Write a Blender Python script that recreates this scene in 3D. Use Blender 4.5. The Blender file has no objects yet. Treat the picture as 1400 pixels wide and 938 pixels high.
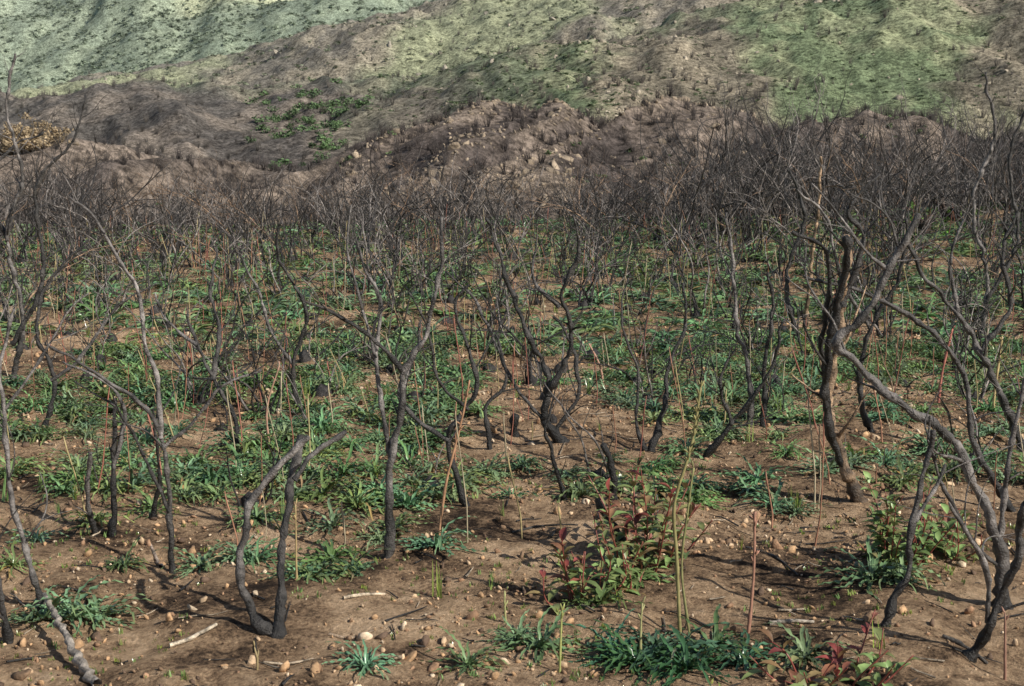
import bpy, bmesh, math
import numpy as np
rng = np.random.default_rng(11)
CAMH = 2.0
PITCH = math.radians(9.46); CP = math.cos(PITCH); SP = math.sin(PITCH); FPX = 1944.0

# ------------------------------------------------------------ noise
def _h(i, j, seed):
    n = (i*374761393 + j*668265263 + seed*1442695041) & 0x7fffffff
    n = ((n ^ (n >> 13))*1274126177) & 0x7fffffff
    n = ((n ^ (n >> 15))*461845907) & 0x7fffffff
    return ((n ^ (n >> 16)) & 0xffff)/65535.0
def vn(x, y, seed=0):
    xi = np.floor(x).astype(np.int64); yi = np.floor(y).astype(np.int64)
    fx = x-xi; fy = y-yi
    fx = fx*fx*fx*(fx*(fx*6-15)+10); fy = fy*fy*fy*(fy*(fy*6-15)+10)
    a = _h(xi, yi, seed); b = _h(xi+1, yi, seed); c = _h(xi, yi+1, seed); d = _h(xi+1, yi+1, seed)
    return (a+(b-a)*fx)*(1-fy)+(c+(d-c)*fx)*fy
def fbm(x, y, o=4, seed=0):
    s = 0; amp = 1; t = 0
    for k in range(o):
        s = s+amp*vn(x, y, seed+k*17); t += amp; amp *= .5
        x, y = (x*.8-y*.6)*2.03+3.1, (x*.6+y*.8)*2.03+7.7
    return s/t
def ss(a, b, x):
    t = np.clip((x-a)/(b-a), 0, 1); return t*t*(3-2*t)

# ------------------------------------------------------------ terrain
def slope(v):          # vertical rise per metre of distance for a sight-line
    t = (np.asarray(v, float)-469)/FPX
    return -(SP+t*CP)/(CP-t*SP)
def tab(us, vs):
    return (np.array(us, float)-700)/FPX, slope(vs)
RD = tab([-200, 0, 200, 330, 420, 520, 620, 760, 900, 1000, 1200, 1400, 1600], [190, 205, 228, 232, 208, 168, 140, 128, 140, 156, 172, 180, 185])
RC = tab([-200, 0, 200, 400, 520, 700, 860, 1040, 1200, 1400, 1600], [140, 128, 104, 112, 106, 72, 42, -4, -50, -80, -90])
RB = tab([-200, 0, 130, 250, 400, 520, 640, 800, 1000, 1400, 1600], [150, 135, 100, 78, 50, 22, 0, -25, -50, -80, -80])
def spur(x, y):
    p = (x*.93-(y-60)*.42)/7.5; q = (x*.42+(y-60)*.93)/34.
    return 1-2*np.abs(fbm(p, q, 3, 121)-.5)*2
def height(x, y):
    x = np.asarray(x, float); y = np.asarray(y, float)
    Y = np.maximum(y, 1.0)
    a = x/np.maximum(Y, 6.0)
    far = ss(28, 75, Y)
    Yw = Y*(1+far*(0.16*(fbm(x/45.+5, y/70., 4, 3)-.5)))
    rd = np.interp(a, *RD); rc = np.interp(a, *RC); rb = np.interp(a, *RB)
    z0 = np.zeros_like(x)
    zD = CAMH+110*rd; zC = CAMH+250*rc; zB = CAMH+420*rb; zA = CAMH+900*0.14+z0
    ks = [0, 23, 38, 66, 110, 134, 250, 285, 420, 465, 900, 1600]
    zs = [z0, z0, z0-1.3, z0-8, zD, zD-6, zC, zC-8, zB, zB-12, zA, zA+20]
    z = zs[0].copy()
    for i in range(len(ks)-1):
        t = np.clip((Yw-ks[i])/(ks[i+1]-ks[i]), 0, 1)
        t = 0.45*t+0.55*t*t*(3-2*t) if i >= 3 else t*t*(3-2*t)
        m = (Yw > ks[i])
        z = np.where(m, zs[i]+(zs[i+1]-zs[i])*t, z)
    # hill relief
    z = z+far*(fbm(x/16., y/26., 5, 9)-.5)*np.clip(Y*0.035, 0, 7.5)*(1-.6*ss(430, 500, Y))
    z = z+far*(fbm(x/70., y/110., 3, 19)-.5)*ss(430, 600, Y)*30
    z = z+far*(np.abs(fbm(x/9.+.3*y/9, y/30., 3, 21)-.5))*-np.clip(Y*0.02, 0, 4)*(1-.7*ss(430, 500, Y))
    dz = ss(58, 80, Y)*(1-ss(105, 128, Y))
    z = z+dz*(spur(x, y)-.7)*2.4
    cz = ss(140, 170, Y)*(1-.7*ss(430, 500, Y))
    z = z+cz*(fbm(x/5., y/7., 3, 23)-.5)*np.clip(Y*.006, 0, 1.7)
    # near plateau
    nr = 1-far
    z = z+nr*(0.045*np.maximum(x-1.5, 0)*ss(9, 20, Y)-0.02*np.maximum(-x-2, 0)*ss(9, 20, Y))
    z = z+nr*((fbm(x/2.3, y/2.3, 3, 31)-.5)*.14+(fbm(x/.38, y/.38, 4, 41)-.5)*.13)
    return z

def spot(u, v):        # flat-ground position on the camera ray through pixel u, v
    t = (v-469)/FPX
    D = CAMH/(SP+t*CP)
    return (u-700)/FPX*D, D*(CP-t*SP)

# ------------------------------------------------------------ mesh helpers
def make_mesh(name, V, F4=None, F3=None, C=None, mat=None, smooth=True):
    V = np.asarray(V, np.float32)
    me = bpy.data.meshes.new(name)
    F4 = np.zeros((0, 4), np.int32) if F4 is None or len(F4) == 0 else np.asarray(F4, np.int32)
    F3 = np.zeros((0, 3), np.int32) if F3 is None or len(F3) == 0 else np.asarray(F3, np.int32)
    me.vertices.add(len(V)); me.vertices.foreach_set('co', V.ravel())
    loops = np.concatenate([F4.ravel(), F3.ravel()])
    me.loops.add(len(loops)); me.loops.foreach_set('vertex_index', loops)
    n = len(F4)+len(F3)
    starts = np.concatenate([np.arange(len(F4))*4, len(F4)*4+np.arange(len(F3))*3]).astype(np.int32)
    me.polygons.add(n); me.polygons.foreach_set('loop_start', starts)
    me.update(calc_edges=True)
    if smooth: me.polygons.foreach_set('use_smooth', np.ones(n, bool))
    if C is not None:
        at = me.color_attributes.new('Col', 'FLOAT_COLOR', 'POINT')
        c4 = np.ones((len(V), 4), np.float32); c4[:, :3] = C
        at.data.foreach_set('color', c4.ravel())
    if mat: me.materials.append(mat)
    return me
def add_obj(name, me, loc=(0, 0, 0), rz=0, sc=1, parent=None):
    ob = bpy.data.objects.new(name, me)
    bpy.context.scene.collection.objects.link(ob)
    ob.location = loc; ob.rotation_euler = (0, 0, rz)
    ob.scale = (sc, sc, sc) if np.isscalar(sc) else sc
    if parent: ob.parent = parent
    return ob
class MB:
    def __init__(s): s.V = []; s.Q = []; s.T = []; s.C = []; s.n = 0
    def add(s, V, Q=None, T=None, C=(1, 1, 1)):
        V = np.asarray(V, float); s.V.append(V)
        if Q is not None and len(Q): s.Q.append(np.asarray(Q)+s.n)
        if T is not None and len(T): s.T.append(np.asarray(T)+s.n)
        c = np.empty((len(V), 3)); c[:] = C; s.C.append(c); s.n += len(V)
    def arr(s):
        return (np.concatenate(s.V), np.concatenate(s.Q) if s.Q else np.zeros((0, 4), int),
                np.concatenate(s.T) if s.T else np.zeros((0, 3), int), np.concatenate(s.C))
    def mesh(s, name, mat, smooth=True):
        V, Q, T, C = s.arr(); return make_mesh(name, V, Q, T, C, mat, smooth)

def crom(P, R, step):
    P = np.asarray(P, float); R = np.asarray(R, float)
    if len(P) < 3:
        k = max(2, int(np.linalg.norm(P[-1]-P[0])/step)+1); t = np.linspace(0, 1, k)[:, None]
        return P[0]+(P[-1]-P[0])*t, R[0]+(R[-1]-R[0])*t[:, 0]
    Pe = np.vstack([2*P[0]-P[1], P, 2*P[-1]-P[-2]]); out = []; ro = []
    for i in range(len(P)-1):
        p0, p1, p2, p3 = Pe[i:i+4]; k = max(1, int(round(np.linalg.norm(p2-p1)/step)))
        t = (np.arange(k)/k)[:, None]
        out.append(.5*((2*p1)+(-p0+p2)*t+(2*p0-5*p1+4*p2-p3)*t**2+(-p0+3*p1-3*p2+p3)*t**3))
        ro.append(R[i]+(R[i+1]-R[i])*t[:, 0])
    out.append(P[-1:]); ro.append(R[-1:])
    return np.vstack(out), np.concatenate(ro)
def tube(B, P, R, n=6, col=(1, 1, 1), rough=0.12):
    P = np.asarray(P, float); m = len(P)
    if m < 2: return
    T = np.gradient(P, axis=0); T /= (np.linalg.norm(T, axis=1)[:, None]+1e-9)
    u = np.cross(T[0], (0.3, 0.9, 0.2)); u /= np.linalg.norm(u)+1e-9
    U = np.empty((m, 3))
    for i in range(m):
        u = u-T[i]*u.dot(T[i]); u /= np.linalg.norm(u)+1e-9; U[i] = u
    W = np.cross(T, U)
    a = np.arange(n)*2*math.pi/n
    rr = np.asarray(R)[:, None]*(1+rough*rng.normal(size=(m, n)))*(1+rough*.9*rng.normal(size=(m, 1)))
    V = P[:, None, :]+rr[..., None]*(np.cos(a)[None, :, None]*U[:, None, :]+np.sin(a)[None, :, None]*W[:, None, :])
    V = V.reshape(-1, 3)
    i, j = np.meshgrid(np.arange(m-1), np.arange(n), indexing='ij')
    i = i.ravel(); j = j.ravel(); j2 = (j+1) % n
    Q = np.stack([i*n+j, i*n+j2, (i+1)*n+j2, (i+1)*n+j], 1)
    top = P[-1]+T[-1]*R[-1]*.6
    V = np.vstack([V, top]); k = len(V)-1
    jj = np.arange(n); Tt = np.stack([(m-1)*n+jj, (m-1)*n+(jj+1) % n, np.full(n, k)], 1)
    if np.ndim(col) == 2: c = np.vstack([np.repeat(col, n, axis=0), col[-1:]])
    else: c = col
    B.add(V, Q, Tt, c)

def rotmats(n, full=False, tilt=0.15):
    if full:
        q = rng.normal(size=(n, 4)); q /= np.linalg.norm(q, axis=1)[:, None]
        w, x, y, z = q.T
        return np.stack([1-2*(y*y+z*z), 2*(x*y-z*w), 2*(x*z+y*w), 2*(x*y+z*w), 1-2*(x*x+z*z), 2*(y*z-x*w), 2*(x*z-y*w), 2*(y*z+x*w), 1-2*(x*x+y*y)], 1).reshape(n, 3, 3)
    a = rng.uniform(0, 2*math.pi, n); tx = rng.normal(0, tilt, n)
    Rz = np.zeros((n, 3, 3)); Rz[:, 0, 0] = np.cos(a); Rz[:, 0, 1] = -np.sin(a); Rz[:, 1, 0] = np.sin(a); Rz[:, 1, 1] = np.cos(a); Rz[:, 2, 2] = 1
    Rx = np.zeros((n, 3, 3)); Rx[:, 0, 0] = 1; Rx[:, 1, 1] = np.cos(tx); Rx[:, 1, 2] = -np.sin(tx); Rx[:, 2, 1] = np.sin(tx); Rx[:, 2, 2] = np.cos(tx)
    return Rz@Rx
def bake(B, tmpls, pos, scale, tint=None, full=False, tilt=0.15):
    n = len(pos); idx = rng.integers(0, len(tmpls), n)
    M = rotmats(n, full, tilt); scale = np.asarray(scale, float)
    if scale.ndim == 1: scale = np.repeat(scale[:, None], 3, 1)
    if tint is None: tint = np.ones((n, 3))
    for k, (V, Q, T, C) in enumerate(tmpls):
        s = np.where(idx == k)[0]
        if not len(s): continue
        VV = np.einsum('nij,vj->nvi', M[s], V)*scale[s][:, None, :]+pos[s][:, None, :]
        CC = C[None]*tint[s][:, None, :]
        off = (np.arange(len(s))*len(V))[:, None, None]
        B.add(VV.reshape(-1, 3), (Q[None]+off).reshape(-1, 4) if len(Q) else None, (T[None]+off).reshape(-1, 3) if len(T) else None, CC.reshape(-1, 3))

# ------------------------------------------------------------ materials
def new_mat(name):
    m = bpy.data.materials.new(name); m.use_nodes = True
    nt = m.node_tree; nt.nodes.clear()
    return m, nt, nt.nodes, nt.links
def noise(N, L, vec, scale, detail=4, rough=.6):
    n = N.new('ShaderNodeTexNoise'); n.inputs['Scale'].default_value = scale; n.inputs['Detail'].default_value = detail
    n.inputs['Roughness'].default_value = rough; L.new(vec, n.inputs['Vector']); return n.outputs['Fac']
def mrange(N, L, src, a, b, c, d):
    n = N.new('ShaderNodeMapRange'); L.new(src, n.inputs[0])
    for i, v in enumerate((a, b, c, d)): n.inputs[i+1].default_value = v
    return n.outputs[0]
def mixc(N, L, f, a, b, mode='MIX'):
    n = N.new('ShaderNodeMix'); n.data_type = 'RGBA'; n.blend_type = mode
    for s, v in ((n.inputs[0], f), (n.inputs[6], a), (n.inputs[7], b)):
        if isinstance(v, (int, float)): s.default_value = v
        elif isinstance(v, tuple): s.default_value = (*v, 1)
        else: L.new(v, s)
    return n.outputs[2]
def attr_mat(name, rough=.7, nscale=20, lo=.6, hi=1.4, bump=0.0, bscale=60, spec=.3, transl=0.0, bdist=.01):
    m, nt, N, L = new_mat(name)
    out = N.new('ShaderNodeOutputMaterial'); p = N.new('ShaderNodeBsdfPrincipled')
    geo = N.new('ShaderNodeTexCoord'); at = N.new('ShaderNodeAttribute'); at.attribute_name = 'Col'
    f = noise(N, L, geo.outputs['Object'], nscale, 5)
    g = mrange(N, L, f, .3, .7, lo, hi)
    col = mixc(N, L, 1.0, at.outputs['Color'], g, 'MULTIPLY')
    L.new(col, p.inputs['Base Color']); p.inputs['Roughness'].default_value = rough
    p.inputs['Specular IOR Level'].default_value = spec
    if bump > 0:
        b = N.new('ShaderNodeBump'); b.inputs['Strength'].default_value = bump; b.inputs['Distance'].default_value = bdist
        L.new(noise(N, L, geo.outputs['Object'], bscale, 4), b.inputs['Height']); L.new(b.outputs[0], p.inputs['Normal'])
    if transl > 0:
        t = N.new('ShaderNodeBsdfTranslucent'); L.new(col, t.inputs['Color'])
        mx = N.new('ShaderNodeMixShader'); mx.inputs[0].default_value = transl
        L.new(p.outputs[0], mx.inputs[1]); L.new(t.outputs[0], mx.inputs[2]); L.new(mx.outputs[0], out.inputs[0])
    else: L.new(p.outputs[0], out.inputs[0])
    return m
M_char = attr_mat('charred_bark', .5, 26, .15, 1.9, .9, 110, .5, bdist=.012)
M_leaf = attr_mat('soap_plant_leaf', .28, 6, .75, 1.25, spec=.7, transl=.12)
M_sumac = attr_mat('sumac_leaf', .38, 25, .7, 1.3, spec=.45, transl=.12)
M_stalk = attr_mat('stalk', .6, 30, .7, 1.3)
M_rock = attr_mat('stone', .85, 45, .6, 1.3, .6, 70, .2)
M_hrock = attr_mat('hill_boulder', .9, 1.2, .55, 1.3, .9, 2, .2, bdist=.3)
M_far = attr_mat('hill_brush', .85, .6, .7, 1.3, spec=.1)

def ground_mat():
    m, nt, N, L = new_mat('hillside_soil')
    out = N.new('ShaderNodeOutputMaterial'); p = N.new('ShaderNodeBsdfPrincipled')
    tc = N.new('ShaderNodeTexCoord'); o = tc.outputs['Object']
    at = N.new('ShaderNodeAttribute'); at.attribute_name = 'Col'
    nr = N.new('ShaderNodeAttribute'); nr.attribute_name = 'near'
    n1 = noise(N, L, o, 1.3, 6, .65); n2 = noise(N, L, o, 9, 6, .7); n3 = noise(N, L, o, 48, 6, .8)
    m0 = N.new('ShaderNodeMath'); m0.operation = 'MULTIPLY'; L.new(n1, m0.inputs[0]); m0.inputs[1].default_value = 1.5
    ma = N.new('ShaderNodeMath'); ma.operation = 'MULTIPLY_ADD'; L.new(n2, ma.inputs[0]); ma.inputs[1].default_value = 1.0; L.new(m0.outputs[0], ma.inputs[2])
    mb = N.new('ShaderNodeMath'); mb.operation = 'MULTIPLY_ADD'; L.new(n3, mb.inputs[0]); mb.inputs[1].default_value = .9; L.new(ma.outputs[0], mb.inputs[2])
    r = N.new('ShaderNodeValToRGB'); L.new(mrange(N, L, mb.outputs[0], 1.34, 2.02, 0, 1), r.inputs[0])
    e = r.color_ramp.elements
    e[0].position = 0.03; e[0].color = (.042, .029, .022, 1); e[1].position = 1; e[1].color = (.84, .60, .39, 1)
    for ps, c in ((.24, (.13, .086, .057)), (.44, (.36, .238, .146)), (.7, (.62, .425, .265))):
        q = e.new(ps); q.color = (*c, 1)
    # irregular grit
    nv = N.new('ShaderNodeTexNoise'); nv.inputs['Scale'].default_value = 30; nv.inputs['Detail'].default_value = 3; L.new(o, nv.inputs['Vector'])
    va = N.new('ShaderNodeVectorMath'); va.operation = 'SCALE'; va.inputs['Scale'].default_value = .05; L.new(nv.outputs['Color'], va.inputs[0])
    vb = N.new('ShaderNodeVectorMath'); vb.operation = 'ADD'; L.new(o, vb.inputs[0]); L.new(va.outputs[0], vb.inputs[1])
    vo = N.new('ShaderNodeTexVoronoi'); vo.inputs['Scale'].default_value = 42; L.new(vb.outputs[0], vo.inputs['Vector'])
    sp = mrange(N, L, vo.outputs['Distance'], .0, .7, 1.12, .85)
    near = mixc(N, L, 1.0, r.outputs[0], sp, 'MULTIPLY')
    # hills
    h1 = noise(N, L, o, .4, 6, .75); h2 = noise(N, L, o, 1.6, 6, .85)
    hg = mrange(N, L, h1, .38, .62, .6, 1.35); hg2 = mrange(N, L, h2, .40, .60, .45, 1.5)
    hill = mixc(N, L, 1.0, mixc(N, L, 1.0, at.outputs['Color'], hg, 'MULTIPLY'), hg2, 'MULTIPLY')
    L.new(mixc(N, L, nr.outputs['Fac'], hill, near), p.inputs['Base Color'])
    p.inputs['Roughness'].default_value = .95; p.inputs['Specular IOR Level'].default_value = .1
    b1 = N.new('ShaderNodeBump'); b1.inputs['Strength'].default_value = 1.0; b1.inputs['Distance'].default_value = .045
    L.new(mb.outputs[0], b1.inputs['Height'])
    b2 = N.new('ShaderNodeBump'); b2.inputs['Strength'].default_value = .3; b2.inputs['Distance'].default_value = .012
    L.new(vo.outputs['Distance'], b2.inputs['Height']); b2.invert = True; L.new(b1.outputs[0], b2.inputs['Normal'])
    b3 = N.new('ShaderNodeBump'); b3.inputs['Strength'].default_value = .6; b3.inputs['Distance'].default_value = .6
    mh = N.new('ShaderNodeMath'); mh.operation = 'MULTIPLY'; L.new(h1, mh.inputs[0])
    L.new(mrange(N, L, nr.outputs['Fac'], 0, 1, 1, .06), mh.inputs[1])
    L.new(mh.outputs[0], b3.inputs['Height']); L.new(b2.outputs[0], b3.inputs['Normal'])
    L.new(b3.outputs[0], p.inputs['Normal']); L.new(p.outputs[0], out.inputs[0])
    return m

# ------------------------------------------------------------ ground sheet
NA, NRD = 720, 1350
az = np.linspace(math.radians(-50), math.radians(50), NA)
rr = np.exp(np.linspace(math.log(1.5), math.log(1600), NRD))
A, Rr = np.meshgrid(az, rr)
GX = (Rr*np.sin(A)).ravel(); GY = (Rr*np.cos(A)-4).ravel()
GZ = height(GX, GY)
def haze(c, Y):  # aerial haze painted into surface colours, stronger with distance
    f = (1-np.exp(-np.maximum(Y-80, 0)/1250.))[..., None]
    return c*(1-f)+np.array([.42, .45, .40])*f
def hill_color(x, y):
    Y = np.maximum(y, 1); a = x/Y
    n = fbm(x/22., y/45., 5, 51); n2 = fbm(x/6., y/12., 4, 61); n3 = fbm(x/60.+3, y/90., 4, 71)
    c = lambda *v: np.array(v)
    def mx(p, q, t): t = t[..., None]; return p*(1-t)+q*t
    burnt = mx(c(.082, .066, .060), c(.19, .15, .122), ss(.38, .62, n2))
    rock = c(.44, .345, .25)
    green = mx(c(.135, .175, .085), c(.23, .25, .135), ss(.4, .6, n2))
    ctr = ss(-.10, -.02, a)*(1-ss(.14, .2, a))
    D = mx(burnt, np.broadcast_to(rock, burnt.shape), ss(.52, .66, n)*(.10+.2*ctr))
    D = mx(D, np.broadcast_to(rock, burnt.shape), ss(.78, .97, spur(x, y)+.35*(n2-.5))*(.08+.65*ctr)*ss(.38, .56, n3+.1))
    D = mx(D, green, ss(.52, .66, n3)*.45*(1-.6*ctr))
    right = ss(-.12, .06, a+.12*(n-.5))
    C1 = mx(burnt*.95, green*.8, ss(.5, .7, n3)*.7)
    C2 = mx(green, mx(c(.17, .135, .10), c(.30, .24, .175), ss(.4, .7, n2)), ss(.40, .56, n)*.9)
    C = mx(C1, C2, right)
    Bc = mx(mx(c(.15, .12, .095), c(.26, .21, .15), ss(.4, .6, n2)), c(.25, .26, .14), ss(.5, .62, n3))
    Ac = mx(c(.14, .19, .115), c(.20, .25, .15), ss(.4, .6, n2))
    Ac = mx(Ac, np.broadcast_to(c(.54, .54, .30), Ac.shape), np.exp(-((a+.20)/.06)**2)*ss(560, 700, Y)*.7+ss(.54, .64, n3)*.4)
    Yn = Y*(1+.12*(n-.5))
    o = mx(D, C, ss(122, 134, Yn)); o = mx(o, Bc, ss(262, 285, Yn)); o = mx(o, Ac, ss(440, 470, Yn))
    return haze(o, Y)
I, J = np.meshgrid(np.arange(NRD-1), np.arange(NA-1), indexing='ij'); I = I.ravel(); J = J.ravel()
Q = np.stack([I*NA+J, I*NA+J+1, (I+1)*NA+J+1, (I+1)*NA+J], 1)
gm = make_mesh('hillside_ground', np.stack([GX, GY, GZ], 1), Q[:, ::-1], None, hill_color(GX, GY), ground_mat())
na = gm.attributes.new('near', 'FLOAT', 'POINT'); na.data.foreach_set('value', (1-ss(32, 60, GY)).astype(np.float32))
add_obj('ground', gm)

# ------------------------------------------------------------ burnt shrubs
def charcol():
    k = rng.uniform()
    base = np.array([.044, .038, .036])*rng.uniform(.3, 1.3)
    if k < .30: base = np.array([.20, .175, .16])*rng.uniform(.6, 1.4)
    elif k < .36: base = np.array([.26, .17, .11])
    return base
def grow(B, p, d, L, r, lev, n, col, seg=.06, maxlev=3, tw=1.0):
    m = max(3, int(L/seg)); P = [np.array(p, float)]; d = np.array(d, float); k = np.zeros(3)
    kids = []
    for i in range(m):
        k = .70*k+rng.normal(size=3)*.085
        d = d+k; d[2] += .04; d /= np.linalg.norm(d)
        P.append(P[-1]+d*seg)
        f = i/m
        if lev < maxlev and f > .15 and rng.uniform() < .21*tw*(seg/.06): kids.append((P[-1].copy(), d.copy(), f))
    P = np.array(P); t = np.linspace(0, 1, len(P)); R = r*(1-.72*t)
    cc = np.asarray(col)[None]*(.55+.9*rng.uniform(size=(len(P), 1)))
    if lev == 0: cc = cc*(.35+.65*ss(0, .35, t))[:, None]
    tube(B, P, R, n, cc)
    for (q, dd, f) in kids:
        s = rng.normal(size=3); s -= dd*s.dot(dd); s /= np.linalg.norm(s)
        an = rng.uniform(.35, .85); nd = dd*math.cos(an)+s*math.sin(an); nd[2] = max(nd[2], rng.uniform(-.05, .45))
        nd /= np.linalg.norm(nd)
        grow(B, q, nd, L*(1-f*.55)*rng.uniform(.3, .75), max(r*(1-.72*f)*.66, .0022), lev+1, max(4, n-1), np.asarray(col)*rng.uniform(.7, 1.35), seg, maxlev, tw)
def shrub(H, ns, spread, n=5, maxlev=3, seg=.06, tw=1.0):
    B = MB()
    for i in range(ns):
        a = rng.uniform(0, 2*math.pi); s = abs(rng.normal(0, spread))+.06
        d = np.array([math.cos(a)*s, math.sin(a)*s, 1.]); d /= np.linalg.norm(d)
        p = np.array([math.cos(a)*.06, math.sin(a)*.06, -.06])
        grow(B, p, d, H*rng.uniform(.5, 1.1), rng.uniform(.007, .0140)*(.6+.3*H), 0, n, charcol(), seg, maxlev, tw)
    B2 = [np.array([0, 0, -.08]), np.array([0, 0, .0]), np.array([.01, 0, .05]), np.array([.01, 0, .09])]
    tube(B, B2, [.07, .06, .045, .01], 8, np.array([.03, .026, .025]), .2)
    return B
mids = [shrub(rng.uniform(1.1, 1.65), rng.integers(5, 10), .30, tw=.85).mesh('burnt_shrub_mesh', M_char) for _ in range(14)]
tall = [shrub(rng.uniform(1.7, 2.4), rng.integers(5, 9), .28, seg=.08, tw=.85).mesh('tall_burnt_shrub_mesh', M_char) for _ in range(8)]
small = [shrub(rng.uniform(.5, 1.1), rng.integers(2, 6), .3, maxlev=2).mesh('small_burnt_shrub_mesh', M_char) for _ in range(12)]

def place(meshes, x, y, s):
    z = float(height(np.array([x]), np.array([y]))[0])
    o = add_obj('burnt_shrub', meshes[rng.integers(len(meshes))], (x, y, z), 0, s)
    o.rotation_euler = (rng.normal(0, .06), rng.normal(0, .06), rng.uniform(0, 6.28))
def scatter(Y0, Y1, N, fn, wmul=.44, mind=.5):
    pts = []
    tries = 0
    while len(pts) < N and tries < N*30:
        tries += 1
        y = math.sqrt(rng.uniform(Y0**2, Y1**2)); x = rng.uniform(-wmul, wmul)*y
        if any((x-a)**2+(y-b)**2 < mind**2 for a, b in pts[-500:]): continue
        pts.append((x, y)); fn(x, y)
def f_far(x, y):
    a = x/y
    if a > .12: place(tall if rng.uniform() < .7 else mids, x, y, rng.uniform(.85, 1.25))
    elif a < -.3: place(tall if rng.uniform() < .4 else mids, x, y, rng.uniform(.85, 1.1))
    else: place(mids, x, y, rng.uniform(.6, 1.2))
scatter(18, 26, 260, f_far, .45, .4)
scatter(26, 40, 250, f_far, .45, .5)
def f_m2(x, y):
    if x/y > .2 and rng.uniform() < .5: place(tall, x, y, rng.uniform(.7, .9))
    else: place(mids if rng.uniform() < .6 else small, x, y, rng.uniform(.6, .95))
scatter(13, 18, 115, f_m2, .45, .45)
def f_mid(x, y):
    a = x/y
    if abs(a) > .2 or rng.uniform() < .55: place(mids if rng.uniform() < .4 else small, x, y, rng.uniform(.6, .85))
    else: place(small, x, y, rng.uniform(.6, 1.0))
scatter(9.2, 13, 66, f_mid, .44, .5)
scatter(6.6, 9.2, 15, lambda x, y: place(small, x, y, rng.uniform(.5, .8)), .42, .7)

# individually shaped shrubs standing in the foreground
G = lambda v: np.array([v, v*.9, v*.84])*(1.2 if v > .1 else .85)
def sight(u, v, Y):
    t = (v-469)/FPX
    return np.array([Y*(u-700)/FPX/(CP-t*SP), Y, CAMH+Y*slope(v)])
def hero(base, branches, twigs=4, tone=.06, name='burnt_shrub', flare=1.5, tl=1.0):
    bx, by = spot(*base); s = by/FPX; gz = float(height(np.array([bx]), np.array([by]))[0])
    B = MB(); lean = rng.normal(0, .12); org = np.array([bx, by, gz])
    for bi, (r0, r1, pts, *rest) in enumerate(branches):
        r0 = r0*.72; r1 = r1*.56
        tn = rest[0] if rest else tone
        bl = 0 if bi == 0 else rng.normal(0, .22)
        P = []; arc = 0
        for k, (u, v) in enumerate(pts):
            if k: arc += math.hypot(u-pts[k-1][0], v-pts[k-1][1])*s
            z = (base[1]-v)*s
            Y = by+lean*z+bl*arc
            P.append(sight(u, v, Y))
        if abs(pts[0][1]-base[1]) < 14 :
            P[0][2] = gz-.01; P.insert(0, P[0]+np.array([0, 0, -.08]))
            R = np.linspace(r0, r1, len(P)); R[0] *= flare; R[1] *= flare
        else: R = np.linspace(r0, r1, len(P))
        C, RR = crom(P, R*s, .022)
        w = rng.normal(size=(len(C), 3))
        for _ in range(2): w[1:-1] = (w[:-2]+w[1:-1]+w[2:])/3
        w[0] = 0; C = C+w*r0*s*.55
        RR = RR*(.75+.55*vn(np.arange(len(C))/2.3+bi*5, np.zeros(len(C))+bx*3, 8))
        col = tn if isinstance(tn, np.ndarray) else G(tn)
        cc = np.repeat(col[None], len(C), 0)*(.3+1.3*vn(np.arange(len(C))/3.+bi*9, np.zeros(len(C))+bx*7, 5))[:, None]
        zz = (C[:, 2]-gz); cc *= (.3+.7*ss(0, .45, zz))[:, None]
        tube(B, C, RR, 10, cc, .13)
        for _ in range(twigs+2):
            i = rng.integers(int(len(C)*.3), len(C)-1); dd = C[i]-C[i-1]; dd /= np.linalg.norm(dd)+1e-9
            sd = rng.normal(size=3); sd -= dd*sd.dot(dd); sd /= np.linalg.norm(sd)
            nd = dd*.6+sd*.7; nd[2] = abs(nd[2]); nd /= np.linalg.norm(nd)
            short = rng.uniform() < .4
            grow(B, C[i], nd, rng.uniform(.04, .1) if short else rng.uniform(.15, .5)*tl, max(RR[i]*.45, .0026), 1, 5, col*rng.uniform(.6, 1.1), .035, 3)
    V, Qd, T, Cc = B.arr()
    me = make_mesh(name+'_mesh', V-org, Qd, T, Cc, M_char)
    add_obj(name, me, org)
gr = G(.125); pale = G(.20); bark = np.array([.34, .23, .145])
hero((375, 880), [(9.5, 8, [(372, 880), (345, 838), (325, 775), (338, 722), (345, 682), (382, 638), (422, 594)], gr),
                  (9.5, 9, [(380, 880), (385, 800), (390, 722), (400, 660), (412, 598)], G(.08)),
                  (6, 6, [(402, 656), (430, 618), (476, 590)], G(.09))], -2, flare=1.7)
hero((532, 772), [(9, 4, [(532, 772), (533, 700), (534, 630), (550, 565), (553, 510), (585, 452), (598, 380), (606, 302)], G(.11)),
                  (5, 3, [(535, 630), (525, 565), (514, 490), (520, 405), (500, 370), (488, 328)], gr),
                  (5, 2.5, [(553, 512), (520, 472), (462, 432), (418, 414)], G(.05)),
                  (3, 2, [(514, 490), (490, 400), (475, 340), (480, 280)], gr)], 3)
hero((640, 702), [(7, 3, [(640, 702), (622, 650), (612, 600), (636, 560), (650, 528), (638, 470), (622, 420), (640, 385)], G(.05)),
                  (5, 3, [(614, 602), (575, 580), (545, 535), (570, 480), (575, 440)], G(.09)),
                  (3.5, 2, [(640, 560), (600, 520), (585, 450), (560, 400)], G(.05))], 4)
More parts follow.
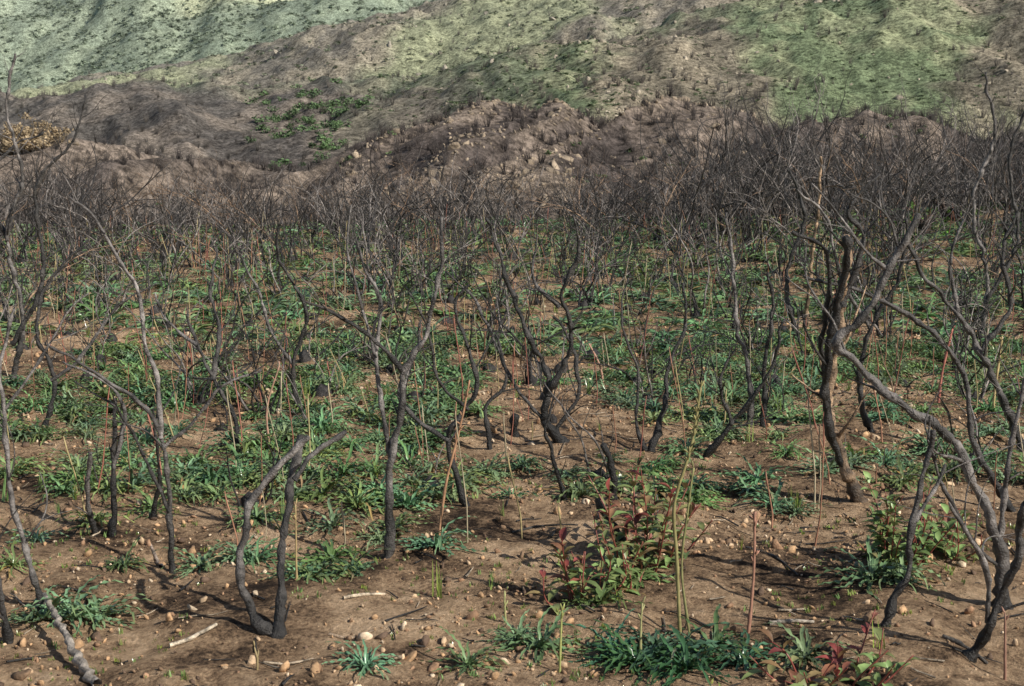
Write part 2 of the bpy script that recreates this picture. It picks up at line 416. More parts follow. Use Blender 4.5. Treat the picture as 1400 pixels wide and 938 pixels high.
hero((772, 622), [(9, 3, [(770, 622), (742, 572), (750, 520), (722, 460), (700, 402), (682, 350), (668, 296)], G(.045)),
                  (6, 3, [(750, 540), (782, 470), (768, 402), (792, 350), (788, 300)], G(.06)),
                  (6, 3, [(775, 622), (760, 590), (790, 540), (784, 480), (760, 430)], G(.04)),
                  (4, 2, [(742, 572), (700, 520), (660, 430), (640, 400), (610, 370)], G(.10)),
                  (4, 2, [(765, 420), (730, 380), (735, 320)], G(.10))], 4)
hero((772, 690), [(5, 3, [(772, 690), (764, 650), (746, 592), (752, 560)], G(.03))], 2, tl=.5)
hero((888, 625), [(7, 3, [(888, 625), (905, 570), (915, 500), (935, 450), (936, 388)], G(.04)),
                  (4, 2, [(884, 625), (870, 575), (872, 510), (850, 440), (858, 380)], G(.08))], 4)
hero((1176, 690), [(10, 9, [(1176, 690), (1152, 622), (1136, 560), (1140, 480), (1150, 420), (1160, 330)], bark),
                   (6, 4, [(1140, 600), (1128, 520), (1122, 470), (1135, 400), (1125, 340), (1080, 320)], G(.035)),
                   (6, 3, [(1152, 420), (1180, 330), (1160, 290), (1200, 240)], G(.05)),
                   (8, 8, [(1152, 640), (1138, 600), (1127, 540), (1133, 470), (1148, 400), (1162, 325)], G(.03))], 3)
hero((1370, 830), [(11, 7, [(1370, 830), (1366, 745), (1332, 655), (1290, 592), (1232, 552), (1182, 508), (1145, 470), (1184, 430), (1215, 368), (1250, 300)], G(.11)),
                   (6, 4, [(1366, 745), (1375, 650), (1392, 560), (1410, 500)], gr),
                   (4, 2, [(1215, 370), (1180, 340), (1150, 300), (1110, 250)], gr),
                   (5, 3, [(1372, 780), (1330, 740), (1280, 640), (1270, 570)], G(.10))], 3)
hero((1210, 872), [(9, 6, [(1210, 872), (1222, 820), (1242, 778), (1250, 710), (1264, 650), (1276, 588)], G(.09)),
                   (5, 4, [(1250, 712), (1278, 670), (1292, 636)], gr)], -1)
hero((1322, 905), [(9, 8, [(1322, 905), (1352, 850), (1388, 765), (1402, 690), (1430, 600)], G(.08)),
                   (6, 4, [(1352, 850), (1345, 770), (1300, 690)], gr)], 1)
hero((58, 842), [(7, 4, [(58, 842), (42, 772), (15, 680), (6, 562), (0, 500), (20, 420)], G(.15)),
                 (3, 2, [(6, 562), (50, 500), (90, 430), (120, 400)], gr)], 2)
hero((12, 885), [(7, 5, [(12, 885), (0, 800), (-30, 720)], G(.08))], 1)
hero((155, 742), [(6, 5, [(155, 742), (155, 650), (158, 540)], G(.035)), (4, 2.5, [(156, 640), (170, 560), (140, 520), (85, 495)], gr)], 1)
hero((235, 780), [(6, 3.5, [(235, 780), (232, 700), (224, 612), (200, 560), (152, 522), (60, 470)], G(.10)),
                  (4, 3, [(224, 612), (262, 580), (302, 530), (360, 505)], gr),
                  (5, 3, [(220, 600), (215, 520), (198, 470), (192, 412), (160, 350), (130, 300), (96, 270)], G(.20)),
                  (4, 2, [(232, 700), (190, 610), (160, 560), (100, 520)], G(.06))], 2)
hero((325, 622), [(6, 3, [(325, 622), (320, 572), (292, 520), (268, 470), (254, 428)], G(.06)),
                  (5, 2.5, [(292, 520), (300, 450), (288, 400), (300, 340)], G(.07)),
                  (4, 2, [(270, 472), (230, 440), (210, 400)], gr)], 3)
hero((130, 742), [(5, 5, [(130, 742), (119, 680), (126, 618)], G(.11))], -1)
hero((1042, 592), [(5, 3, [(1042, 592), (1045, 500), (1057, 420), (1050, 372)], G(.05)),
                   (5, 3, [(1028, 592), (1021, 500), (1006, 430), (1000, 340), (990, 290)], gr)], 4)
hero((962, 632), [(6, 3, [(962, 632), (1000, 580), (1050, 510), (1070, 440)], G(.035)), (4, 2, [(1000, 580), (985, 520), (1010, 470)], G(.05))], 3)
hero((842, 686), [(7, 7, [(842, 686), (836, 650), (830, 612)], G(.025))], -2)
hero((862, 762), [(7, 8, [(862, 762), (840, 722), (814, 684)], G(.05))], -2)
hero((704, 606), [(8, 10, [(704, 606), (704, 585), (706, 566)], G(.02))], -2)
hero((672, 624), [(5, 3, [(672, 624), (664, 562), (692, 522), (680, 460)], G(.05))], 3)
hero((1190, 600), [(6, 3, [(1190, 600), (1175, 520), (1190, 450), (1230, 380), (1240, 300)], G(.05)),
                   (4, 2, [(1190, 450), (1150, 380), (1130, 300), (1090, 260)], gr)], 4)
hero((1400, 620), [(7, 4, [(1400, 620), (1370, 540), (1340, 480), (1310, 430), (1268, 380), (1240, 330)], G(.10)),
                   (5, 3, [(1340, 480), (1380, 420), (1370, 340), (1400, 280)], G(.06)),
                   (4, 2, [(1310, 430), (1300, 350), (1330, 270)], gr)], 5)
hero((1385, 700), [(6, 4, [(1385, 700), (1330, 600), (1320, 520), (1270, 450), (1180, 400), (1100, 380)], G(.09))], 4)
hero((1090, 470), [(5, 3, [(1090, 470), (1075, 380), (1100, 300), (1080, 230)], G(.05)), (3.5, 3, [(1098, 470), (1108, 370), (1118, 290), (1122, 215)], bark)], 3)
hero((20, 520), [(5, 3, [(20, 520), (30, 430), (10, 330), (30, 240), (10, 150), (20, 70)], gr), (5, 2, [(18, 470), (60, 380), (50, 260), (100, 190), (120, 130)], G(.06)),
                 (4, 2, [(10, 330), (-20, 250), (20, 200), (60, 180)], G(.06))], 10)
hero((60, 590), [(5, 3, [(60, 590), (75, 520), (50, 450), (70, 380), (120, 330)], G(.06)), (4, 2, [(70, 520), (110, 490), (160, 420), (210, 390)], gr)], 4)
hero((410, 560), [(5, 3, [(410, 560), (400, 500), (420, 430), (385, 360), (380, 300)], G(.05)), (4, 2, [(402, 500), (370, 450), (350, 390), (330, 350)], gr)], 4)
hero((210, 720), [(5, 3, [(210, 720), (218, 650), (210, 560)], G(.05))], 1)
hero((1340, 470), [(5, 3, [(1340, 470), (1350, 380), (1330, 280), (1360, 180), (1345, 100)], gr), (4, 3, [(1345, 420), (1390, 330), (1380, 220), (1410, 130)], G(.06))], 9)

# ------------------------------------------------------------ soap plants (wavy strap leaves)
def rosette(nl, segs, L0, wk=1.0):
    B = MB()
    for i in range(nl):
        a = 2.399*i+rng.normal(0, .3); L = L0*rng.uniform(.55, 1.15); el = rng.uniform(.3, 1.25)
        t = np.linspace(0, 1, segs+1); ds = L/segs
        droop = rng.uniform(1.2, 2.6)
        ang = el-droop*t**1.1; ang = np.maximum(ang, -1.0)
        yaw = a+rng.normal(0, .5)*t**2+.2*np.sin(t*11+rng.uniform(0, 6))
        dx = np.cos(ang)*np.cos(yaw)*ds; dy = np.cos(ang)*np.sin(yaw)*ds; dz = np.sin(ang)*ds
        P = np.stack([np.cumsum(dx)-dx[0], np.cumsum(dy)-dy[0], np.cumsum(dz)-dz[0]], 1)
        P[:, 2] = np.maximum(P[:, 2], .012+.01*rng.uniform())+.005
        w = wk*rng.uniform(.005, .0088)*(L0/.24)*np.sin(np.clip(t*.93+.07, 0, 1)*math.pi)**.5*(1-.35*t)
        side = np.stack([-np.sin(yaw), np.cos(yaw), 0*yaw], 1)
        up = np.stack([-np.sin(ang)*np.cos(yaw), -np.sin(ang)*np.sin(yaw), np.cos(ang)], 1)
        ph = rng.uniform(0, 6); fr = rng.uniform(28, 42)
        wa = 1.0*w*np.sin(fr*t+ph); wb = 1.0*w*np.sin(fr*t+ph+1.7)
        Lv = P+side*w[:, None]+up*(w*.45+wa)[:, None]; Rv = P-side*w[:, None]+up*(w*.45+wb)[:, None]
        V = np.stack([Lv, P, Rv], 1).reshape(-1, 3)
        k = np.arange(segs)*3
        Qd = np.concatenate([np.stack([k, k+1, k+4, k+3], 1), np.stack([k+1, k+2, k+5, k+4], 1)])
        g = np.array([.175, .285, .125])*rng.uniform(.6, 1.5)
        c = np.repeat(g[None], len(t), 0); c = c*(1-.2*t)[:, None]+np.array([.07, .05, 0])*(t**4)[:, None]
        if rng.uniform() < .04: c = np.repeat(np.array([[.34, .27, .12]]), len(t), 0)
        B.add(V, Qd, None, np.repeat(c, 3, 0))
    return B.arr()
RH = [rosette(rng.integers(26, 42), 14, .26) for _ in range(12)]
RL = [rosette(rng.integers(16, 24), 6, .26, 1.25) for _ in range(8)]
def ground_pts(x, y, dz=0.):
    return np.stack([x, y, height(x, y)+dz], 1)
def greens(n):
    t = rng.uniform(.7, 1.25, (n, 1))*np.ones((n, 3)); t[:, 0] *= rng.uniform(.8, 1.25, n); t[:, 2] *= rng.uniform(.75, 1.3, n); return t
B = MB()
nearl = [(60, 855, 1.1), (100, 845, 1.2), (135, 842, 1.0), (20, 790, .7), (595, 765, 1.05), (455, 775, 1.1), (410, 800, .8), (350, 775, .9), (275, 775, .9),
         (560, 700, 1.2), (600, 690, 1), (440, 690, 1.2), (490, 700, 1.1), (455, 730, 1), (470, 660, 1.2), (510, 660, 1.1), (350, 725, .9), (210, 710, .9),
         (920, 910, 1.15), (975, 900, 1.1), (870, 920, 1.1), (1015, 915, .9), (940, 935, 1.1), (840, 905, .9), (895, 895, 1.0),
         (740, 900, 1.0), (820, 840, .9), (640, 925, .8), (500, 925, .7), (705, 890, .7), (1060, 690, 1), (1035, 660, 1), (1190, 800, 1.2), (1230, 800, 1.1), (1100, 915, 1.0),
         (1130, 655, 1.1), (940, 580, 1.2), (920, 545, 1.2), (1000, 545, 1.2), (960, 550, 1.1), (1240, 650, 1.1), (700, 680, .8), (330, 650, 1), (180, 650, 1), (60, 600, 1), (90, 690, .9), (170, 780, .7), (30, 650, 1), (150, 690, 1), (1290, 600, 1), (1350, 570, 1.1), (560, 640, 1), (270, 640, 1.1), (240, 590, 1), (110, 640, 1), (1090, 700, .8), (1200, 570, 1), (870, 800, .9),
         (30, 600, 1.1), (120, 600, 1), (200, 600, 1), (380, 620, 1), (520, 610, 1), (430, 640, 1), (400, 690, .9), (520, 740, .8), (590, 650, .9), (860, 560, 1), (1060, 560, 1), (1110, 540, 1), (1330, 640, 1),
         (520, 690, 1.1), (540, 730, .9), (430, 800, .9), (480, 790, .9), (330, 770, .8), (300, 690, .9), (130, 730, .9), (50, 740, .8), (250, 690, .9), (580, 610, 1.1), (480, 620, 1.1), (1160, 650, 1), (1210, 640, 1), (980, 600, 1)]
xy = np.array([spot(u, v) for u, v, _ in nearl]); sc = np.array([s for *_, s in nearl])
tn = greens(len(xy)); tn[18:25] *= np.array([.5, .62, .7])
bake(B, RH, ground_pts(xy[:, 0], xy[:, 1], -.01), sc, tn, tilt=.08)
def scat(n, Y0, Y1, dens, w=.46):
    y = np.sqrt(rng.uniform(Y0**2, Y1**2, n)); x = rng.uniform(-w, w, n)*y
    k = rng.uniform(size=n) < dens(x, y); return x[k], y[k]
dn = lambda x, y: ss(.26, .48, fbm(x/1.0, y/1.0, 3, 77))*(.65+.35*ss(9, 12, y))*(1-.6*ss(.0, .1, x/y)*(1-ss(8.5, 10.5, y)))
x, y = scat(1250, 7.0, 12, dn); bake(B, RH, ground_pts(x, y, -.01), rng.uniform(.6, 1.25, len(x)), greens(len(x)), tilt=.1)
x, y = scat(3900, 12, 25, dn); bake(B, RL, ground_pts(x, y, -.01), rng.uniform(.75, 1.4, len(x)), greens(len(x)), tilt=.1)
add_obj('soap_plant_patch', B.mesh('soap_plant_patch', M_leaf))

# ------------------------------------------------------------ grass shoots & seedlings
def tuft(n, L, wd):
    B = MB()
    for i in range(n):
        a = rng.uniform(0, 6.28); l = L*rng.uniform(.5, 1); t = np.linspace(0, 1, 4); ln = rng.uniform(.05, .5)
        P = np.stack([np.cos(a)*ln*l*t**1.6+rng.normal(0, .008), np.sin(a)*ln*l*t**1.6+rng.normal(0, .008), l*t], 1)
        s = np.array([-math.sin(a), math.cos(a), 0])*wd; ww = (1-t**2*.9)[:, None]
        V = np.stack([P+s*ww, P-s*ww], 1).reshape(-1, 3); k = np.arange(3)*2
        B.add(V, np.stack([k, k+1, k+3, k+2], 1), None, np.array([.20, .28, .07])*rng.uniform(.7, 1.3))
    return B.arr()
TF = [tuft(rng.integers(8, 16), .13, .0028) for _ in range(6)]
SD = [tuft(rng.integers(4, 8), .022, .003) for _ in range(6)]
B = MB()
x, y = scat(400, 4.5, 22, lambda x, y: np.ones_like(x)*.9); bake(B, TF, ground_pts(x, y), rng.uniform(.5, 1.3, len(x)), greens(len(x)))
x, y = scat(12000, 4.2, 15, lambda x, y: ss(.48, .65, fbm(x/.7, y/.7, 3, 88))*.9); bake(B, SD, ground_pts(x, y), rng.uniform(.4, 1.3, len(x)), greens(len(x))*.9)
add_obj('grass_and_seedlings', B.mesh('grass_and_seedlings', M_leaf))

# ------------------------------------------------------------ stalks
B = MB()
x, y = scat(900, 6, 21, lambda x, y: np.ones_like(x)*.9); z = height(x, y)
for i in range(len(x)):
    L = rng.uniform(.15, .65); c = [np.array([.42, .34, .17]), np.array([.38, .19, .12]), np.array([.48, .40, .27]), np.array([.36, .14, .10])][rng.integers(4)]
    d = rng.normal(0, .13, 2); P = np.array([[x[i]+d[0]*L*t+.01*math.sin(5*t), y[i]+d[1]*L*t, z[i]-.02+L*t] for t in (0, .3, .6, .85, 1)])
    tube(B, P, np.array([.005, .0045, .004, .005, .002])*rng.uniform(.5, 1.0), 5, c*rng.uniform(.7, 1.1), .1)
add_obj('dry_flower_stalks', B.mesh('dry_flower_stalks', M_stalk))
def stalk(base, pts, r, col, buds=0, name='flower_stalk'):
    r *= .75
    bx, by = spot(*base); s = by/FPX; B = MB(); gz = float(height(np.array([bx]), np.array([by]))[0])
    P = [sight(u, v, by) for u, v in pts]; P[0][2] = gz-.03
    C, R = crom(P, np.linspace(r, r*.6, len(P))*s, .03); tube(B, C, R, 6, np.array(col), .1)
    for k in range(buds):
        i = rng.integers(int(len(C)*.6), len(C)); d = rng.normal(size=3)*.5; d[2] = abs(d[2])+.8; d /= np.linalg.norm(d)
        q = C[i]; tube(B, np.array([q, q+d*.012, q+d*.022, q+d*.03]), [.001, .0035, .0035, .001], 5, np.array(col)*rng.uniform(.8, 1.3), .1)
    org = np.array([bx, by, gz]); V, Qd, T, Cc = B.arr()
    add_obj(name, make_mesh(name, V-org, Qd, T, Cc, M_stalk), org)
stalk((930, 872), [(930, 872), (925, 760), (922, 690), (945, 610), (958, 530)], 3.8, (.28, .25, .11), 40)
stalk((945, 880), [(945, 880), (932, 780), (940, 700), (948, 640)], 3, (.24, .23, .10), 10)
stalk((765, 937), [(765, 960), (766, 890), (768, 836)], 3, (.38, .40, .14), 6)
stalk((875, 905), [(875, 905), (876, 860), (878, 825)], 3, (.36, .34, .16), 3)
stalk((692, 860), [(692, 860), (690, 830), (690, 808)], 2.5, (.36, .36, .16), 3)
stalk((1028, 872), [(1022, 872), (1030, 790), (1032, 700)], 3.5, (.38, .20, .14), 14)
stalk((608, 752), [(598, 752), (610, 660), (630, 580), (642, 520)], 3, (.42, .24, .14), 8)
stalk((406, 810), [(406, 810), (405, 760), (404, 690)], 2.5, (.4, .3, .15), 4)
stalk((370, 620), [(370, 620), (365, 560), (382, 500)], 2.5, (.42, .25, .18), 4)
stalk((820, 520), [(826, 540), (820, 500), (805, 470)], 2.5, (.42, .25, .18), 2)
stalk((1285, 560), [(1282, 560), (1288, 510), (1302, 450)], 3, (.45, .17, .13), 4)
stalk((1358, 570), [(1356, 570), (1362, 520), (1370, 460)], 3, (.50, .38, .19), 4)
stalk((1372, 920), [(1374, 935), (1374, 880), (1374, 840)], 3, (.32, .18, .13), 2)
stalk((352, 935), [(352, 945), (352, 900), (348, 885)], 2.5, (.32, .25, .13), 2)

# ------------------------------------------------------------ laurel sumac resprouts
def sumac(base, W, H, ns, redness):
    bx, by = spot(*base); B = MB(); gz = float(height(np.array([bx]), np.array([by]))[0])
    for i in range(ns):
        a = rng.uniform(0, 6.28); sp = rng.uniform(0, W); stemred = rng.uniform(0, .5) if rng.uniform() < redness*.7 else -.25
        x0 = np.array([math.cos(a)*sp*.5, math.sin(a)*sp*.5, -.02]); L = H*rng.uniform(.45, 1.05)
        tip = x0+np.array([math.cos(a)*sp*.7, math.sin(a)*sp*.7, L])
        mid = (x0+tip)/2+rng.normal(0, .03, 3)
        C, R = crom([x0, mid, tip], [.0045, .0035, .002], .02)
        tube(B, C, R, 5, np.array([.28, .08, .06]), .05)
        m = int(L/.024)
        for k in range(m):
            f = .12+.88*k/m; q = C[int(f*(len(C)-1))]; ya = k*2.4+rng.normal(0, .3); el = .1+.75*f+rng.normal(0, .25)
            l = rng.uniform(.06, .11)*(1-.4*max(0, f-.5)); w = l*.20
            d = np.array([math.cos(ya)*math.cos(el), math.sin(ya)*math.cos(el), math.sin(el)]); s = np.array([-math.sin(ya), math.cos(ya), 0]); up = np.cross(d, s)*1.
            if up[2] < 0: up = -up
            t = np.array([0, .25, .5, .75, 1.]); ww = w*np.array([.15, .85, 1, .65, .05]); fold = .6
            mids_ = q+d*(l*t)[:, None]+np.array([0, 0, -1])*(l*.35*t**2)[:, None]+d*.006
            V = np.stack([mids_+s*ww[:, None]+up*(ww*fold)[:, None], mids_, mids_-s*ww[:, None]+up*(ww*fold)[:, None]], 1).reshape(-1, 3)
            kk = np.arange(4)*3; Qd = np.concatenate([np.stack([kk, kk+1, kk+4, kk+3], 1), np.stack([kk+1, kk+2, kk+5, kk+4], 1)])
            g = np.array([.21, .31, .11])*rng.uniform(.6, 1.35); rd = np.array([.30, .075, .065])*rng.uniform(.5, 1.2)
            rf = np.clip(stemred+redness*(rng.uniform(-.4, .8)+max(0, f-.5)*1.8), 0, 1); c = g*(1-rf)+rd*rf
            B.add(V, Qd, None, c)
    V, Qd, T, C = B.arr(); add_obj('laurel_sumac_sprout', make_mesh('laurel_sumac_sprout', V, Qd, T, C, M_sumac), (bx, by, gz))
sumac((880, 780), .28, .46, 20, .7); sumac((800, 835), .16, .30, 11, .7); sumac((1215, 770), .30, .38, 20, .22)
sumac((1290, 765), .17, .28, 10, .4); sumac((1140, 950), .26, .24, 13, .65); sumac((850, 815), .16, .26, 9, .55)

# ------------------------------------------------------------ stones, clods, litter
def stones(k, sub=2):
    out = []
    for i in range(k):
        bm = bmesh.new(); bmesh.ops.create_icosphere(bm, subdivisions=sub, radius=1); bm.verts.ensure_lookup_table()
        V = np.array([v.co[:] for v in bm.verts]); T = np.array([[v.index for v in f.verts] for f in bm.faces]); bm.free()
        for _ in range(9):
            d = rng.normal(size=3); d /= np.linalg.norm(d); h = V@d; cut = rng.uniform(.35, .75)
            V = V-np.outer(np.maximum(h-cut, 0), d)*.95
        V *= np.array([rng.uniform(1, 1.5), rng.uniform(.8, 1.1), rng.uniform(.5, .9)])*(1+rng.normal(0, .07, (len(V), 1)))
        out.append((V, np.zeros((0, 4), int), T, np.ones((len(V), 3))))
    return out
ST = stones(8, 1); SB = stones(10, 2)
def stonecol(n):
    pal = np.array([[.54, .34, .19], [.62, .44, .28], [.38, .23, .14], [.70, .55, .39], [.15, .10, .07], [.27, .175, .11]])
    return pal[rng.choice(6, n, p=[.26, .15, .18, .08, .17, .16])]*rng.uniform(.7, 1.15, (n, 1))
B = MB()
x, y = scat(26000, 4.2, 12.5, lambda x, y: .25+.75*ss(.4, .62, fbm(x/.9, y/.9, 4, 99)))
s = np.clip(np.exp(rng.normal(-4.8, .55, len(x))), .004, .034); bake(B, ST, ground_pts(x, y)+np.stack([0*s, 0*s, s*.3], 1), s, stonecol(len(x)), full=True)
x, y = scat(7000, 12.5, 26, lambda x, y: .6+0*x)
s = np.clip(np.exp(rng.normal(-4.0, .45, len(x))), .01, .05); bake(B, ST, ground_pts(x, y), s, stonecol(len(x)), full=True)
add_obj('pebbles', B.mesh('pebbles', M_rock, False))
B = MB()
x, y = scat(380, 4.2, 16, lambda x, y: .8+0*x); s = np.clip(np.exp(rng.normal(-3.8, .35, len(x))), .015, .048)
px = np.array([spot(*p) for p in [(108, 882), (132, 872), (592, 925), (430, 940), (1185, 860), (560, 915), (690, 925), (1090, 578), (1300, 665), (580, 890), (1195, 610), (30, 930)]])
x = np.concatenate([x, px[:, 0]]); y = np.concatenate([y, px[:, 1]]); s = np.concatenate([s, np.full(len(px), .036)])
bake(B, SB, ground_pts(x, y)+np.stack([0*s, 0*s, s*.1], 1), s, stonecol(len(x)), full=True)
add_obj('stones', B.mesh('stones', M_rock, False))
# litter
B = MB(); x, y = scat(1700, 4.3, 14, lambda x, y: .8+0*x); z = height(x, y)
for i in range(len(x)):
    L = rng.uniform(.03, .22); a = rng.uniform(0, 3.14); r = rng.uniform(.0015, .005)
    xs = x[i]+np.cos(a)*L*np.array([-.5, -.1, .2, .5]); ys = y[i]+np.sin(a)*L*np.array([-.5, -.1, .2, .5])+rng.normal(0, .006, 4)
    zs = height(xs, ys)+r+.004
    tube(B, np.stack([xs, ys, zs], 1), [r, r*.9, r*.8, r*.5], 5, G(.03) if rng.uniform() < .7 else np.array([.46, .37, .27])*rng.uniform(.5, 1))
add_obj('twig_litter', B.mesh('twig_litter', M_char))
def fallen(pts, r, col, up=.02):
    B = MB(); P = []
    for k, (u, v) in enumerate(pts):
        X, Y = spot(u, v); P.append([X, Y, float(height(np.array([X]), np.array([Y]))[0])+r*.7+(up*k if up > .03 else 0)])
    C, R = crom(P, np.linspace(r, r*.6, len(P)), .03); C[:, :2] += rng.normal(0, r*.25, (len(C), 2)); tube(B, C, R, 7, np.array(col)*(.7+.5*rng.uniform(size=(len(C), 1))), .12)
    o = C[0].copy(); V, Qd, T, Cc = B.arr(); add_obj('fallen_branch', make_mesh('fallen_branch', V-o, Qd, T, Cc, M_char), o)
fallen([(130, 945), (95, 900), (62, 855)], .018, (.38, .33, .28), .05)
fallen([(232, 898), (265, 890), (298, 876)], .011, (.64, .54, .41)); fallen([(470, 838), (500, 832), (528, 826)], .009, (.64, .52, .38))
fallen([(480, 915), (510, 912), (550, 918)], .012, (.42, .31, .21)); fallen([(1050, 862), (1080, 856), (1115, 852)], .010, (.3, .26, .21))
fallen([(220, 778), (215, 765), (205, 752)], .010, (.36, .28, .22)); fallen([(450, 880), (480, 884), (510, 880)], .007, (.3, .22, .15))
fallen([(1290, 880), (1320, 890), (1350, 905)], .010, (.08, .07, .06))
fallen([(1020, 760), (1060, 772), (1090, 790)], .007, (.05, .045, .04)); fallen([(700, 735), (740, 728), (790, 735)], .006, (.05, .045, .04))

# ------------------------------------------------------------ far slopes
def twigclump(n, H):
    B = MB()
    for i in range(n):
        a = rng.uniform(0, 6.28); sp = rng.uniform(0, .5); h = H*rng.uniform(.5, 1)
        p0 = np.array([math.cos(a)*sp*.3, math.sin(a)*sp*.3, 0]); p1 = np.array([math.cos(a)*sp*1.1, math.sin(a)*sp*1.1, h])+rng.normal(0, .08, 3)
        m_ = (p0+p1)/2+rng.normal(0, .07, 3); tube(B, [p0, m_, p1], [.022, .016, .007], 3, np.array([1, 1, 1.]), 0)
    return B.arr()
TC = [twigclump(20, 1.2) for _ in range(8)]
def leafclump(n, q=.16):
    B = MB()
    cen = rng.normal(0, .3, (5, 3)); cen[:, 2] = abs(cen[:, 2])*.8+.3
    c = cen[rng.integers(0, 5, n)]+rng.normal(0, .17, (n, 3)); c[:, 2] = np.maximum(c[:, 2], .02)
    for i in range(n):
        u = rng.normal(size=3); u /= np.linalg.norm(u); w = np.cross(u, rng.normal(size=3)); w /= np.linalg.norm(w); s = q*rng.uniform(.5, 1.2)
        B.add(c[i]+s*np.array([u, w*.7, -u, -w*.7]), [[0, 1, 2, 3]], None, rng.uniform(.6, 1.4)*np.ones(3))
    return B.arr()
LC = [leafclump(70) for _ in range(6)]; LF = [leafclump(34, .24) for _ in range(6)]
def hs(n, Y0, Y1, a0, a1, dens):
    y = rng.uniform(Y0, Y1, n); x = rng.uniform(a0, a1, n)*y; k = rng.uniform(size=n) < dens(x, y); return x[k], y[k]
B = MB()
x, y = hs(5200, 44, 132, -.42, .42, lambda x, y: (.35+.65*ss(.4, .6, fbm(x/12, y/20, 3, 5)))*(1-.7*ss(.66, .85, spur(x, y))*ss(-.1, 0, x/y)*(1-ss(.14, .2, x/y))))
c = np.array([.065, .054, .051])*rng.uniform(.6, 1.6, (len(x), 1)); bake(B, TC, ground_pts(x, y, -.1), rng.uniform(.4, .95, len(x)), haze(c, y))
x, y = hs(7500, 132, 440, -.42, .42, lambda x, y: .25+.75*ss(.5, .62, fbm(x/22, y/45, 5, 51))*(1-.5*ss(0, .1, x/y)))
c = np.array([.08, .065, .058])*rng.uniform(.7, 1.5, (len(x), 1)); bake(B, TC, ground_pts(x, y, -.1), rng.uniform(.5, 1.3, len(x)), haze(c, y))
add_obj('burnt_brush', B.mesh('burnt_brush', M_far))
B = MB()
def gb(n, Y0, Y1, a0, a1, dens, col, s0, s1, T, flat=.8):
    x, y = hs(n, Y0, Y1, a0, a1, dens); c = np.array(col)*rng.uniform(.6, 1.5, (len(x), 1)); s = rng.uniform(s0, s1, len(x))
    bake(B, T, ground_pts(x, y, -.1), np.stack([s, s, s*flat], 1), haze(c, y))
cl = lambda u, Y, w, d: (lambda x, y: np.exp(-((x/y-(u-700)/FPX)/w)**2-((y-Y)/d)**2))
gb(5200, 135, 262, -.1, .42, lambda x, y: .3+.7*ss(.5, .6, fbm(x/30, y/60, 3, 14)), (.10, .135, .065), .3, .8, LF, .5)
gb(1800, 60, 130, -.4, .4, lambda x, y: .5*ss(.55, .65, fbm(x/9, y/15, 3, 15)), (.10, .15, .06), .25, .6, LF, .7)
gb(900, 115, 180, -.28, -.1, cl(330, 145, .035, 22), (.07, .13, .045), .7, 1.6, LC, .7)
gb(500, 180, 250, -.24, -.02, cl(440, 205, .03, 22), (.08, .14, .05), 1, 1.8, LC, .7)
gb(3200, 270, 440, -.42, .1, lambda x, y: .4+0*x, (.12, .14, .08), .6, 1.5, LF, .6)
gb(18000, 460, 900, -.42, .25, lambda x, y: .5+.5*ss(.4, .6, fbm(x/60, y/90, 3, 16)), (.12, .165, .10), .9, 2.2, LF, .6)
add_obj('green_brush', B.mesh('green_brush', M_far))
B = MB()
def rk(n, Y0, Y1, a0, a1, dens, s0, s1, col=(.38, .30, .22)):
    x, y = hs(n, Y0, Y1, a0, a1, dens); s = s0*np.exp(rng.exponential(.4, len(x))); s = np.clip(s, s0, s1)
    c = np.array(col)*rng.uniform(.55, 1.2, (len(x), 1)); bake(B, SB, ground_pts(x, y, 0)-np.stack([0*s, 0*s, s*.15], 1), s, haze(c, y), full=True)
rk(6000, 62, 122, -.12, .2, lambda x, y: ss(.6, .88, spur(x, y))*.6+.06, .12, .6)
rk(900, 60, 125, -.4, .4, lambda x, y: .4+0*x, .12, .5)
rk(4600, 135, 262, -.05, .42, lambda x, y: .05+.9*ss(.55, .62, fbm(x/14., y/24., 4, 151)), .2, .95, (.46, .39, .30))
rk(900, 270, 430, -.3, .2, lambda x, y: .25+0*x, .4, 1.2, (.40, .34, .27))
add_obj('boulders', B.mesh('boulders', M_hrock, False))
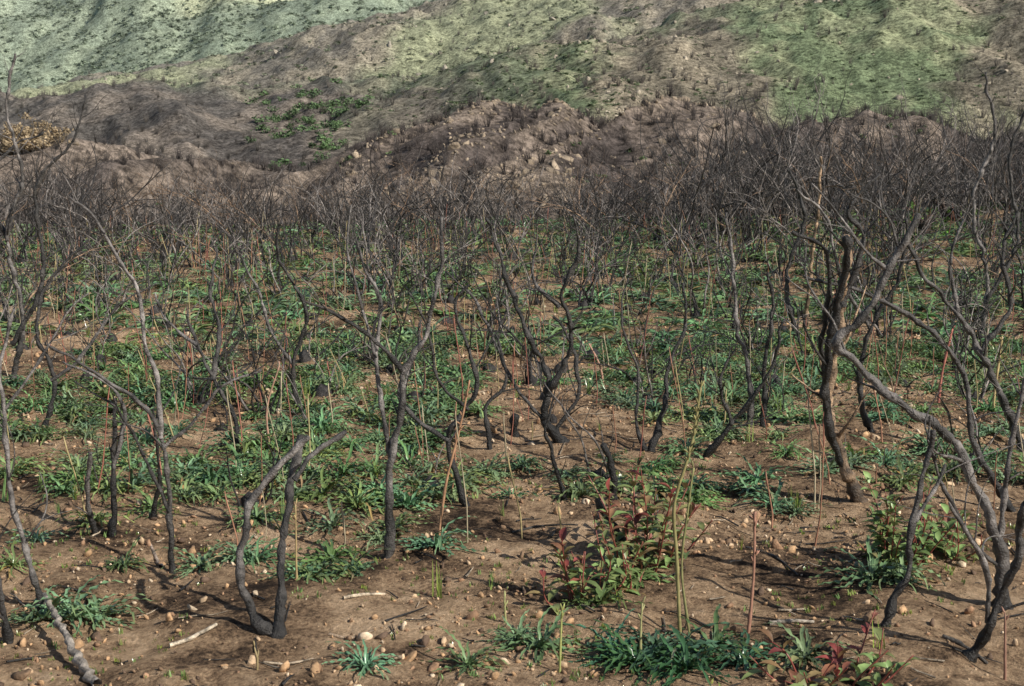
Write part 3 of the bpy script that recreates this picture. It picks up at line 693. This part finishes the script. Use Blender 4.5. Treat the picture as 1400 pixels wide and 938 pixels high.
def bush(name, u, Y, n, col, s, fl=.8, k=1):
    B = MB(); a = (u-700)/FPX; x0 = a*Y; z0 = float(height(np.array([x0]), np.array([float(Y)]))[0])
    m = n; px_ = rng.normal(0, s*.45, m); py_ = rng.normal(0, s*.45, m); pz_ = np.abs(rng.normal(0, s*.4*fl, m))
    bake(B, LC, np.stack([px_, py_, pz_], 1), np.full(m, s*.28), np.array(col)*rng.uniform(.6, 1.4, (m, 1)))
    for q in range(5):
        d = rng.normal(0, .3, 2); tube(B, [[0, 0, -.3], [d[0]*s*.5, d[1]*s*.5, s*.4], [d[0]*s, d[1]*s, s*.8]], [.08, .06, .02], 5, np.array([.08, .06, .05]))
    V, Qd, T, C = B.arr(); add_obj(name, make_mesh(name, V, Qd, T, C, M_far), (x0, Y, z0))
bush('dry_bush', 52, 108, 110, (.40, .31, .20), 2.6)
bush('dry_bush', 15, 110, 40, (.34, .27, .17), 1.8)
bush('red_leaved_bush', 770, 72, 14, (.42, .16, .11), 1.3)
bush('green_bush', 1262, 20, 14, (.15, .30, .06), .4)
bush('green_bush', 1300, 22, 8, (.14, .26, .06), .3)

# ------------------------------------------------------------ light, sky, camera
az_s = math.atan2(.82, -.54); el_s = math.radians(38)
w = bpy.data.worlds.new('World'); bpy.context.scene.world = w; w.use_nodes = True
nt = w.node_tree; bg = nt.nodes['Background']; sky = nt.nodes.new('ShaderNodeTexSky'); sky.sky_type = 'NISHITA'; sky.sun_disc = False
sky.sun_elevation = el_s; sky.sun_rotation = az_s; nt.links.new(sky.outputs[0], bg.inputs[0]); bg.inputs[1].default_value = .08
sd = bpy.data.lights.new('sun', 'SUN'); sd.energy = 5.0; sd.angle = math.radians(.5); sd.color = (1, .95, .85)
so = bpy.data.objects.new('sun', sd); bpy.context.scene.collection.objects.link(so)
from mathutils import Vector
to = Vector((math.sin(az_s)*math.cos(el_s), math.cos(az_s)*math.cos(el_s), math.sin(el_s)))
so.rotation_euler = to.to_track_quat('Z', 'Y').to_euler()
cd = bpy.data.cameras.new('camera'); cd.lens = 50; cd.sensor_width = 36; cd.clip_start = .05; cd.clip_end = 4000
cd.dof.use_dof = True; cd.dof.focus_distance = 8.5; cd.dof.aperture_fstop = 13
co = bpy.data.objects.new('camera', cd); bpy.context.scene.collection.objects.link(co)
co.location = (0, 0, CAMH); co.rotation_euler = (math.radians(90)-PITCH, 0, 0)
sc_ = bpy.context.scene; sc_.camera = co
sc_.view_settings.view_transform = 'Standard'; sc_.view_settings.look = 'None'; sc_.view_settings.exposure = 0
print('objects', len(bpy.data.objects))
